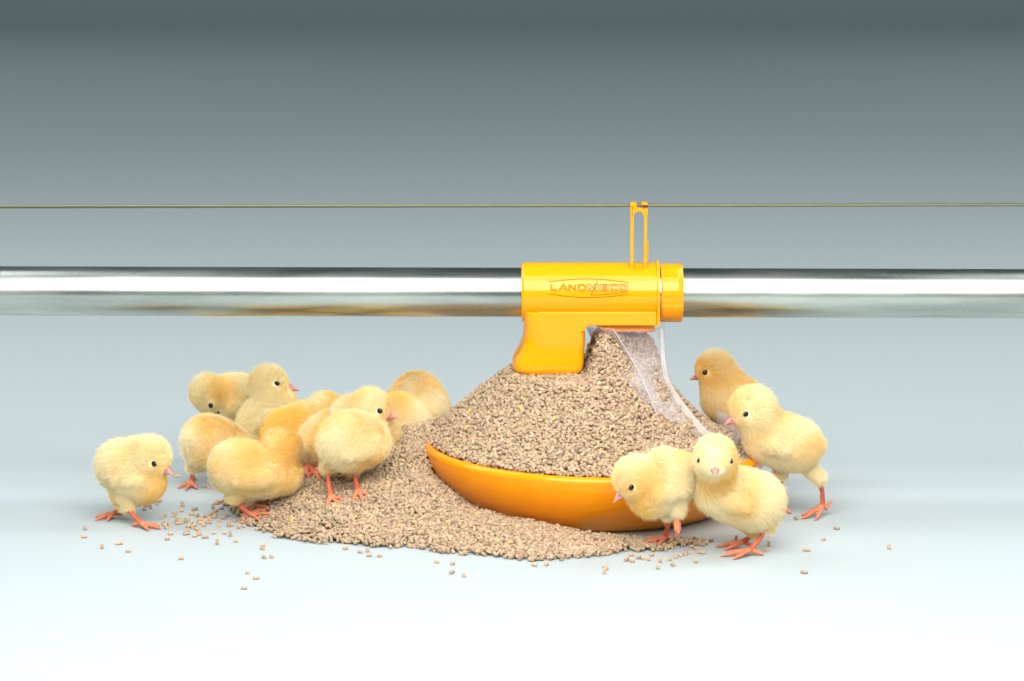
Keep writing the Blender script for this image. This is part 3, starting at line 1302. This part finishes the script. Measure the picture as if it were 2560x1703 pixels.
def chick(label, yd=None, base=None, R=None, C=None, H=None, look=(0, 0), legs=(), tone=0.3, pale=PALE, warm=WARM,
          neck=0.82, wing=1.0, wingdrop=0.1, tail=1.0, zg=0.0, hairs=52000, mid=None, extra=(), beak=1.0, face=True):
    CH_N[0] += 1
    seed = 100 + CH_N[0]
    r_g = np.random.default_rng(seed)
    if base is not None:
        yd = float(G(base[0], base[1], base[2])[1])
    s = S(yd)

    def pt(q):
        return P(q[0], q[1], yd + q[2])
    Rp, Cp, Hp = pt(R), pt(C), pt(H)
    rr, rc, rh = R[3] * s * 1.0, C[3] * s * 1.0, H[3] * s * 1.0
    org = np.array([(Rp[0] + Cp[0]) / 2, yd, zg])
    ell = []          # (center, M 3x3 columns axes, radii)

    def sph(c, r, sq=1.0):
        ell.append((np.array(c), np.eye(3), np.array([r, r, r * sq])))
    for t in np.linspace(0, 1, 5):
        r = (rr * (1 - t) + rc * t) * (1 + 0.05 * math.sin(math.pi * t))
        sph(Rp * (1 - t) + Cp * t, r)
    for t in np.linspace(0.15, 0.85, 4):
        r = (rc * (1 - t) + rh * t) * (neck + (1 - neck) * abs(2 * t - 1))
        sph(Cp * (1 - t) + Hp * t, r)
    f, sd, uu = frame(heading(*look))
    hm = np.stack([f, sd, uu], 1)
    ell.append((Hp, hm, np.array([rh * 1.03, rh * 0.93, rh * 0.97])))
    ell.append((Hp + f * rh * 0.42 - uu * rh * 0.15, hm, np.array([rh * 0.66, rh * 0.60, rh * 0.56])))   # face
    ax = Cp - Rp
    if np.linalg.norm(ax) < 0.004:
        ax = Hp - Rp
    ax = unit(ax)
    bf, bs, bu = frame(unit(ax * [1, 1, 0.45]))
    M = (Rp + Cp) / 2
    rm = (rr + rc) / 2
    L = np.linalg.norm(Cp - Rp)
    if mid is not None:
        sph(pt(mid), mid[3] * s)
    for q in extra:
        sph(pt(q), q[3] * s)
    # tail tuft
    if tail > 0:
        sph(Rp - bf * rr * 0.72 + bu * rr * 0.10, rr * 0.40)
        sph(Rp - bf * rr * 0.98 + bu * rr * 0.12, rr * 0.22 * tail)
    # wings
    wings = []
    for sg in (-1, 1):
        for t, k, th in ((0.30, .46, .32), (0.0, .42, .28), (-0.40, .30, .22)):
            wc = M + bf * (rm * t * 1.25 + L * 0.05) + bs * sg * rm * (0.91 - 0.10 * abs(t)) - bu * rm * (0.02 + wingdrop - t * 0.25)
            wm = np.stack([unit(bf + bu * 0.35), bs, unit(bu - bf * 0.35)], 1)
            ell.append((wc, wm, np.array([rm * k, rm * th, rm * k * 0.72]) * wing))
            wings.append((wc, rm * k * wing))
    # legs
    legseg = []
    legparts = []
    fluffv = []
    for lg in legs:
        hip = P(lg['hip'][0], lg['hip'][1], yd + lg.get('dy', 0))
        if 'J' in lg and not lg.get('air'):
            J, gz = G_surf(lg['J'][0], lg['J'][1], lg.get('jz', 0.0045))
            J[1] = min(max(J[1], yd - 0.05), yd + 0.05)
        else:
            J = P(lg['J'][0], lg['J'][1], yd + lg.get('dy', 0))
        kn = (hip * 0.5 + J * 0.5) + heading(lg['az'], 0) * -0.0015
        # feathered thigh
        top = M * 0.62 + hip * 0.38
        for t in np.linspace(0, 1, 6):
            c = top * (1 - t) + (hip + (hip - J) * 0.1) * t
            ell.append((c, np.eye(3), np.full(3, rm * lg.get('th', 0.60) * (1 - t) + 0.0054 * t)))
        inner = hip + unit(top - hip) * 0.008
        pl = [inner, hip, kn, J]
        ra = [0.0028, 0.0026, 0.0021, 0.0024]
        legparts.append(tube_vf(pl, ra, 12, round_caps=True))
        for a_, b_ in zip(pl[:-1], pl[1:]):
            legseg.append((a_, b_, 0.0022, 0))
        tl = lg.get('tl', 0.0165) * 1.1
        toes = [(-36, tl * .92), (0, tl * 1.12), (34, tl * .92), (178, tl * .5)]
        for da, ln in toes:
            d = heading(lg['az'] + da, 0)
            if lg.get('air'):
                dwn = np.array([0, 0, -1.0])
                dd = unit(d * 0.45 + dwn * 0.9)
                q1 = J + dd * ln * .45
                q2 = J + unit(d * 0.25 + dwn) * ln * .75 + d * .001
                q3 = J + unit(-d * 0.05 + dwn) * ln * 1.0
            else:
                q1 = J + d * ln * .38
                q1[2] = J[2] * .45 + (surf_z(q1) + 0.0024) * .55
                q2 = J + d * ln * .72
                q2[2] = surf_z(q2) + 0.0026
                q3 = J + d * ln
                q3[2] = surf_z(q3) + 0.0011
                if da == 178 and lg.get('hup'):
                    q3[2] = J[2] + 0.002
                    q2[2] = J[2] + 0.001
            pl = [J, q1, q2, q3]
            ra = [0.0023, 0.0019, 0.0017, 0.0008]
            legparts.append(tube_vf(pl, ra, 10, round_caps=True))
            for a_, b_ in zip(pl[:-1], pl[1:]):
                legseg.append((a_, b_, 0.0017, 1))
    # build closed pieces, fuse with a voxel remesh
    parts = []
    for c, m_, rad in ell:
        V0 = (ICO3[0] * rad) @ m_.T + c
        parts.append((list(V0), ICO3[1]))
    parts += legparts
    V, F = merge(parts)
    V = [np.array(v) - org for v in V]
    me0 = mesh_np("tmp", V, F)
    fix_normals(me0)
    to = bpy.data.objects.new("tmp", me0)
    COL.objects.link(to)
    md_ = to.modifiers.new("r", 'REMESH')
    md_.mode = 'VOXEL'
    md_.voxel_size = 0.00075
    dg = bpy.context.evaluated_depsgraph_get()
    me = bpy.data.meshes.new_from_object(to.evaluated_get(dg))
    bpy.data.objects.remove(to)
    bpy.data.meshes.remove(me0)
    me.name = "chick"
    me.materials.clear()
    nv = len(me.vertices)
    co = np.empty(nv * 3, np.float32)
    me.vertices.foreach_get("co", co)
    co = co.reshape(-1, 3).astype(float)
    ed = np.empty(len(me.edges) * 2, np.int32)
    me.edges.foreach_get("vertices", ed)
    ed = ed.reshape(-1, 2)
    W = co + org
    dl = np.full(nv, 1.0)
    tp = np.zeros(nv)
    for a_, b_, rr_, ty in legseg:
        d = seg_dist(W, a_, b_) - rr_
        k = d < dl
        dl[k] = d[k]
        tp[k] = ty
    dfl = np.full(nv, 1.0)
    for c, m_, rad in ell:
        q = (W - c) @ m_ / rad
        qn = np.linalg.norm(q, axis=1)
        dfl = np.minimum(dfl, (qn - 1) * rad.min())
    isleg = np.clip(0.5 + (dfl - dl) / 0.0016, 0, 1) if legseg else np.zeros(nv)
    # smooth the fluff
    deg = np.bincount(ed.ravel(), minlength=nv)[:, None]
    wsm = (1 - isleg)[:, None]
    for it in range(26):
        acc = np.zeros((nv, 3))
        for k in range(3):
            acc[:, k] = np.bincount(ed[:, 0], co[ed[:, 1], k], nv) + np.bincount(ed[:, 1], co[ed[:, 0], k], nv)
        avg = acc / np.maximum(deg, 1)
        wf = wsm * 0.75 + (0.25 if it < 2 else 0)
        co = co + (avg - co) * wf
    me.vertices.foreach_set("co", co.astype(np.float32).ravel())
    me.update()
    me.shade_smooth()
    W = co + org
    # colours
    w = np.clip(tone + 0.55 * vnoise(W, 72, seed) + 0.12 * vnoise(W, 220, seed + 1), 0, 1)
    # warmer round the neck and under the wing edge
    nk = (Cp + Hp) / 2
    w = np.clip(w + 0.35 * np.exp(-(np.linalg.norm(W - nk, axis=1) / (rc * 0.8)) ** 2) * tone * 2, 0, 1)
    colf = pale[None] * (1 - w[:, None]) + warm[None] * w[:, None]
    legc = LEGC[None] * (1 - tp[:, None]) + TOES[None] * tp[:, None] * 0.5 + LEGC[None] * tp[:, None] * 0.5
    legc = legc * (1 + 0.12 * vnoise(W, 400, seed + 2)[:, None])
    colv = colf * (1 - isleg[:, None]) + legc * isleg[:, None]
    ca = me.color_attributes.new("tint", 'FLOAT_COLOR', 'POINT')
    ca.data.foreach_set("color", np.c_[np.clip(colv, 0, 1), np.ones(nv)].astype(np.float32).ravel())
    body = link("chick", me, M_SKIN)
    body.location = org
    tag(body, label, "chick", "yellow chicks round the feeder")
    # eyes
    eyes = []
    for sg in (-1, 1):
        e = Hp + (f * 0.52 + sd * sg * 0.66 + uu * 0.10) * rh
        # bring the eye onto the surface
        d = np.linalg.norm(W - e, axis=1)
        i = d.argmin()
        outw = unit(sd * sg * 0.9 + f * 0.35)
        e = W[i] + outw * 0.0004
        eyes.append((e, outw))
        V0 = (ICO3[0] * np.array([0.0028, 0.0016, 0.0024])) @ np.stack([f, outw, uu], 1).T + e - org
        eo = link("eye", mesh_np("eye", V0, ICO3[1], True), M_EYE, body)
    # beak
    bb = Hp + f * rh * 0.95 - uu * rh * 0.22
    bl, bw = rh * 0.56 * beak, rh * 0.27 * beak
    bmv = []
    NB, NSG = 9, 12

    def half(sign):
        V = []
        F = []
        for i in range(NB):
            t = i / (NB - 1)
            xx = -0.35 * bl + t * (bl * 1.35) * (1.0 if sign > 0 else 0.86)
            wd = bw * (1 - t ** 1.5) + 0.00015
            hg = bw * ((1.05 * (1 - t ** 1.9)) if sign > 0 else 0.55 * (1 - t ** 1.6)) + 0.00015
            drop = -0.30 * bw * t * t if sign > 0 else -0.12 * bw * t
            for k in range(NSG):
                a = 2 * math.pi * k / NSG
                zz = math.sin(a)
                zz = zz * hg if zz * sign > 0 else zz * hg * 0.18
                V.append(bb + f * xx + sd * math.cos(a) * wd + uu * (zz + drop + (0.0002 * sign)) - org)
        for i in range(NB - 1):
            for k in range(NSG):
                k2 = (k + 1) % NSG
                F.append((i * NSG + k, i * NSG + k2, (i + 1) * NSG + k2, (i + 1) * NSG + k))
        F.append(tuple(range(NSG)))
        F.append(tuple((NB - 1) * NSG + k for k in range(NSG)))
        return V, F
    me_b = mesh_np("beak", *merge([half(1), half(-1)]), smooth=True)
    fix_normals(me_b)
    bo = link("beak", me_b, M_BEAK, body)
    nv_ = []
    for sg in (-1, 1):
        c = bb + f * bl * 0.30 + sd * sg * bw * 0.72 + uu * bw * 0.50 - org
        nv_.append((list((ICO2[0] * np.array([0.0008, 0.0003, 0.0004])) @ np.stack([f, sd, uu], 1).T + c), ICO2[1]))
    link("nostril", mesh_np("nostril", *merge(nv_), smooth=True), M_NOST, bo)
    # down: soft hair over the fluff
    me.calc_loop_triangles()
    nt = len(me.loop_triangles)
    tri = np.empty(nt * 3, np.int32)
    me.loop_triangles.foreach_get("vertices", tri)
    tri = tri.reshape(-1, 3)
    A, B, D = co[tri[:, 0]], co[tri[:, 1]], co[tri[:, 2]]
    fn = np.cross(B - A, D - A)
    ar = np.linalg.norm(fn, axis=1) / 2
    fn /= (2 * ar[:, None] + 1e-15)
    lw_ = isleg[tri].mean(1)
    wt = ar * np.clip(1 - 1.6 * lw_, 0, 1)
    idx = r_g.choice(nt, hairs, p=wt / wt.sum())
    ba = r_g.random((hairs, 2))
    fl_ = ba.sum(1) > 1
    ba[fl_] = 1 - ba[fl_]
    root = A[idx] + ba[:, :1] * (B - A)[idx] + ba[:, 1:] * (D - A)[idx]
    nrm = fn[idx]
    # smoother normals
    vn = np.empty(nv * 3, np.float32)
    me.vertices.foreach_get("normal", vn)
    vn = vn.reshape(-1, 3)
    nrm = vn[tri[idx, 0]] * (1 - ba.sum(1))[:, None] + vn[tri[idx, 1]] * ba[:, :1] + vn[tri[idx, 2]] * ba[:, 1:]
    nrm = nrm / np.linalg.norm(nrm, axis=1, keepdims=True)
    RW = root + org
    keep = np.ones(hairs, bool)
    dface = np.linalg.norm(RW - (bb + f * bl * .1), axis=1)
    lenf = np.clip((dface - bw * 0.9) / (rh * 1.1), 0.0, 1.0)
    keep &= dface > bw * 1.02
    for e, ow in eyes:
        de = np.linalg.norm(RW - e, axis=1)
        keep &= de > 0.0031
        lenf = np.minimum(lenf, 0.25 + np.clip((de - 0.0025) / 0.012, 0, 1))
    root, nrm, RW, lenf = root[keep], nrm[keep], RW[keep], lenf[keep]
    wi = w[tri[idx, 0]][keep]
    dn_ = np.array([0, 0, -1.0])
    # flow: body hair runs to the tail and down, head hair back from the face
    onhead = np.clip(1 - (np.linalg.norm(RW - Hp, axis=1) - rh * 0.8) / (rh * 0.7), 0, 1)[:, None]
    flow = (-f)[None] * onhead + (-bf * 0.8 + dn_ * 0.75)[None] * (1 - onhead)
    cl = np.stack([vnoise(RW, 330, seed + 5), vnoise(RW, 330, seed + 6), vnoise(RW, 330, seed + 7)], -1)
    cl2 = np.stack([vnoise(RW, 900, seed + 8), vnoise(RW, 900, seed + 9), vnoise(RW, 900, seed + 10)], -1)
    flow = flow + cl * 0.14 + cl2 * 0.14
    flow = flow - nrm * (flow * nrm).sum(1, keepdims=True)
    flow /= np.maximum(np.linalg.norm(flow, axis=1, keepdims=True), 0.45)
    nh = len(root)
    ln = (0.0015 + 0.0039 * lenf) * r_g.uniform(0.7, 1.15, nh)
    lift = r_g.uniform(0.14, 0.36, nh)[:, None]
    wsp = r_g.random(nh) < 0.03
    ln = np.where(wsp, ln * 1.45, ln)
    lift = np.where(wsp[:, None], lift + 0.3, lift)
    jit = r_g.normal(0, 0.11, (nh, 3))
    d0 = nrm * (lift + 0.35) + flow * 0.6 + jit
    d0 /= np.linalg.norm(d0, axis=1, keepdims=True)
    d1 = nrm * lift * 0.7 + flow * 1.0 + jit * 1.2
    d1 /= np.linalg.norm(d1, axis=1, keepdims=True)
    K = 4
    pts_ = np.empty((nh, K, 3))
    pts_[:, 0] = root - nrm * 0.0003
    pts_[:, 1] = root + d0 * (ln * .35)[:, None]
    pts_[:, 2] = pts_[:, 1] + (d0 * .4 + d1 * .6) * (ln * .35)[:, None]
    pts_[:, 3] = pts_[:, 2] + d1 * (ln * .35)[:, None]
    hc_ = bpy.data.hair_curves.new("down")
    hc_.add_curves([K] * nh)
    hc_.attributes["position"].data.foreach_set("vector", pts_.astype(np.float32).ravel())
    ra_ = hc_.attributes.get("radius") or hc_.attributes.new("radius", 'FLOAT', 'POINT')
    rad_ = np.tile(np.array([0.00011, 0.00010, 0.00008, 0.00003]), nh)
    ra_.data.foreach_set("value", rad_.astype(np.float32))
    ta_ = hc_.attributes.new("tint", 'FLOAT_COLOR', 'CURVE')
    hcol = pale[None] * (1 - wi[:, None]) + warm[None] * wi[:, None]
    hcol = hcol * r_g.normal(1.0, 0.05, (nh, 1))
    ta_.data.foreach_set("color", np.c_[np.clip(hcol, 0, 1), np.ones(nh)].astype(np.float32).ravel())
    hc_.materials.append(M_DOWN)
    ho = bpy.data.objects.new("down", hc_)
    COL.objects.link(ho)
    ho.parent = body
    return body, Hp, f, bb, bl


GREEN = np.array([0.97, 0.88, 0.60])
ORNG = np.array([0.98, 0.72, 0.20])

# 1 leftmost
_, h1, f1, bb1, bl1 = chick("chick at the far left facing right with a pellet at its beak", base=(325, 1306, 0),
      R=(303, 1162, 0, 60), C=(355, 1195, 0, 60), H=(376, 1143, -0.006, 51), look=(-20, -24),
      legs=[dict(hip=(305, 1258), J=(286, 1283), az=-140, dy=0.004), dict(hip=(322, 1270), J=(352, 1308), az=-22, dy=-0.008)],
      tone=0.22, tail=0.0, wing=0.9, extra=[(318, 1225, 0, 40), (340, 1146, 0, 50)])
o = bpy.data.objects.new("feed_pellet", pel_meshes[3])
COL.objects.link(o)
tip = bb1 + f1 * (bl1 + 0.0008)
o.location = tip + np.array([0.0018, -0.0002, 0.0])
o.rotation_euler = (0, 0.1, 0.1)
tag(o, "feed pellet held at the beak tip of the leftmost chick", "pellet")
# 2 behind, seen from the rear, one leg
chick("plump chick turned away, standing on one orange leg behind the second row at left", yd=0.06,
      R=(520, 1104, 0, 64), C=(575, 1125, 0.02, 56), H=(640, 1130, 0.045, 38), look=(35, -30),
      legs=[dict(hip=(482, 1168), J=(479, 1205), az=-100)], tone=0.34, tail=0.5)
# 3 front left, pecking in the heap
chick("chick bending down at the left end of the spilled pellets, its wing towards the camera", yd=-0.075, zg=0.004,
      R=(592, 1168, 0, 66), C=(672, 1180, 0.0, 60), H=(702, 1128, 0.012, 56), look=(75, -35),
      legs=[dict(hip=(586, 1245), J=(622, 1284), az=-12, dy=-0.006), dict(hip=(618, 1250), J=(640, 1262), az=8, dy=0.01)],
      tone=0.34, tail=0.0, wing=1.25, extra=[(705, 1185, 0.005, 48)])
# 4 back left, head tucked
chick("pale chick at the back left with its head tucked down", yd=0.17, zg=0.0,
      R=(598, 1000, 0.01, 62), C=(560, 1005, 0, 60), H=(522, 985, -0.02, 44), look=(-10, -68),
      legs=[dict(hip=(590, 1085), J=(590, 1130), az=-120)], tone=0.14, pale=GREEN, tail=0.3)
# 5 back left, head up
chick("chick at the back left looking right over the others with its head raised", yd=0.125, zg=0.0,
      R=(655, 1060, 0.0, 60), C=(692, 1020, -0.004, 56), H=(674, 961, 0.004, 47), look=(-10, 0),
      legs=[dict(hip=(650, 1120), J=(650, 1160), az=0)], tone=0.18, pale=GREEN, tail=0.3, beak=1.25, neck=0.95)
# 6 middle, deep yellow
chick("deep yellow chick half hidden in the middle of the left group", yd=0.05, zg=0.01,
      R=(722, 1082, 0.0, 58), C=(775, 1060, 0.0, 54), H=(815, 1026, 0.0, 43), look=(40, -30),
      legs=[dict(hip=(740, 1130), J=(740, 1165), az=0)], tone=0.66, warm=ORNG, tail=0.4)
# 7 between
chick("chick squeezed between the deep yellow one and the one showing its back", yd=-0.02, zg=0.012,
      R=(806, 1106, 0, 57), C=(838, 1078, 0.01, 54), H=(872, 1050, 0.035, 40), look=(30, -10),
      legs=[dict(hip=(766, 1145), J=(786, 1182), az=-30), dict(hip=(790, 1150), J=(760, 1172), az=-30, dy=0.02)], tone=0.34, tail=0.2)
# 8 centre standing on the heap, back to the camera
chick("chick standing on the spilled pellets left of the pan with its back to the camera", yd=-0.085, zg=0.017,
      R=(866, 1106, 0.0, 69), C=(906, 1100, 0.006, 63), H=(898, 1070, 0.026, 42), look=(70, -30),
      legs=[dict(hip=(819, 1172), J=(826, 1238), az=-62, tl=0.015, jz=0.006), dict(hip=(886, 1176), J=(894, 1224), az=-70, tl=0.014, jz=0.006, dy=0.006)],
      tone=0.2, tail=0.0, extra=[(878, 1080, 0.0, 50), (930, 1110, -0.006, 42)], wing=1.2)
# 8b the one behind it, looking right
chick("chick looking right over the back of the one standing on the spilled pellets", yd=-0.030, zg=0.03,
      R=(882, 1048, 0.012, 56), C=(962, 1082, 0.010, 36), H=(926, 1021, -0.012, 48), look=(-6, -10),
      legs=[dict(hip=(968, 1104), J=(972, 1116), az=-60, air=True, tl=0.009)], tone=0.3, tail=0.0, neck=0.85, beak=1.1)
# 9 behind it to the right
chick("chick bent forward with ruffled down between the one looking right and the pellet heap", yd=0.035, zg=0.035,
      R=(1024, 1060, 0.0, 48), C=(990, 1045, 0, 58), H=(945, 1030, 0.0, 44), look=(170, -10),
      legs=[], tone=0.3, tail=1.0, extra=[(1050, 1082, 0.0, 30), (1000, 1092, 0, 44), (1035, 1098, 0, 30), (1018, 1112, -0.006, 26)])
# 10 rear, turned away
chick("chick turned away from the camera nearest the heap of pellets at left", yd=0.085, zg=0.045,
      R=(1062, 1022, -0.015, 54), C=(1042, 990, 0.012, 58), H=(1040, 985, 0.03, 46), look=(80, -55),
      legs=[], tone=0.3, tail=0.5, extra=[(1012, 1000, 0, 40), (1078, 1055, -0.01, 40)], wing=1.15)
# 11 right back
chick("golden chick standing behind the pan at right, looking left", yd=0.095, zg=0.05,
      R=(1862, 1022, 0.01, 60), C=(1818, 990, 0.0, 64), H=(1786, 924, 0.0, 46), look=(-176, -12),
      legs=[dict(hip=(1800, 1055), J=(1802, 1070), az=180, air=True, tl=0.010)], tone=0.36, tail=0.4, neck=0.95, beak=0.95)
# 12 right
chick("long chick reaching over the pan rim at the far right, one leg stretched back", base=(2045, 1296, 0),
      R=(1988, 1112, 0.0, 64), C=(1922, 1092, 0.0, 62), H=(1880, 1022, -0.004, 56), look=(-163, -16),
      legs=[dict(hip=(2048, 1200), J=(2057, 1262), az=-150, jz=0.011, hup=True, tl=0.019, th=0.36), dict(hip=(1952, 1188), J=(1950, 1266), az=-90, dy=0.012, th=0.36)],
      tone=0.2, tail=0.2, neck=0.92, beak=0.95)
# 13 front right, pecking
chick("chick in front of the pan bending down to the left with one foot lifted", yd=-0.188,
      R=(1686, 1192, 0.0, 62), C=(1628, 1228, -0.004, 62), H=(1588, 1196, -0.012, 54), look=(-158, -34),
      legs=[dict(hip=(1668, 1288), J=(1664, 1342), az=-150, tl=0.017, jz=0.005), dict(hip=(1694, 1278), J=(1690, 1294), az=-60, air=True, tl=0.014, dy=-0.012)],
      tone=0.34, tail=0.2, extra=[(1660, 1175, 0, 52)])
# 14 front right, facing
chick("chick at the front right with its face turned to the camera", base=(1885, 1385, 0),
      R=(1888, 1254, 0.006, 72), C=(1800, 1226, 0.0, 62), H=(1787, 1143, -0.03, 53), look=(-93, -14),
      legs=[dict(hip=(1914, 1322), J=(1876, 1374), az=-172, tl=0.021, jz=0.006), dict(hip=(1885, 1330), J=(1858, 1354), az=178, tl=0.019, dy=0.012, jz=0.006)],
      tone=0.3, tail=0.0, neck=0.74, beak=0.9)
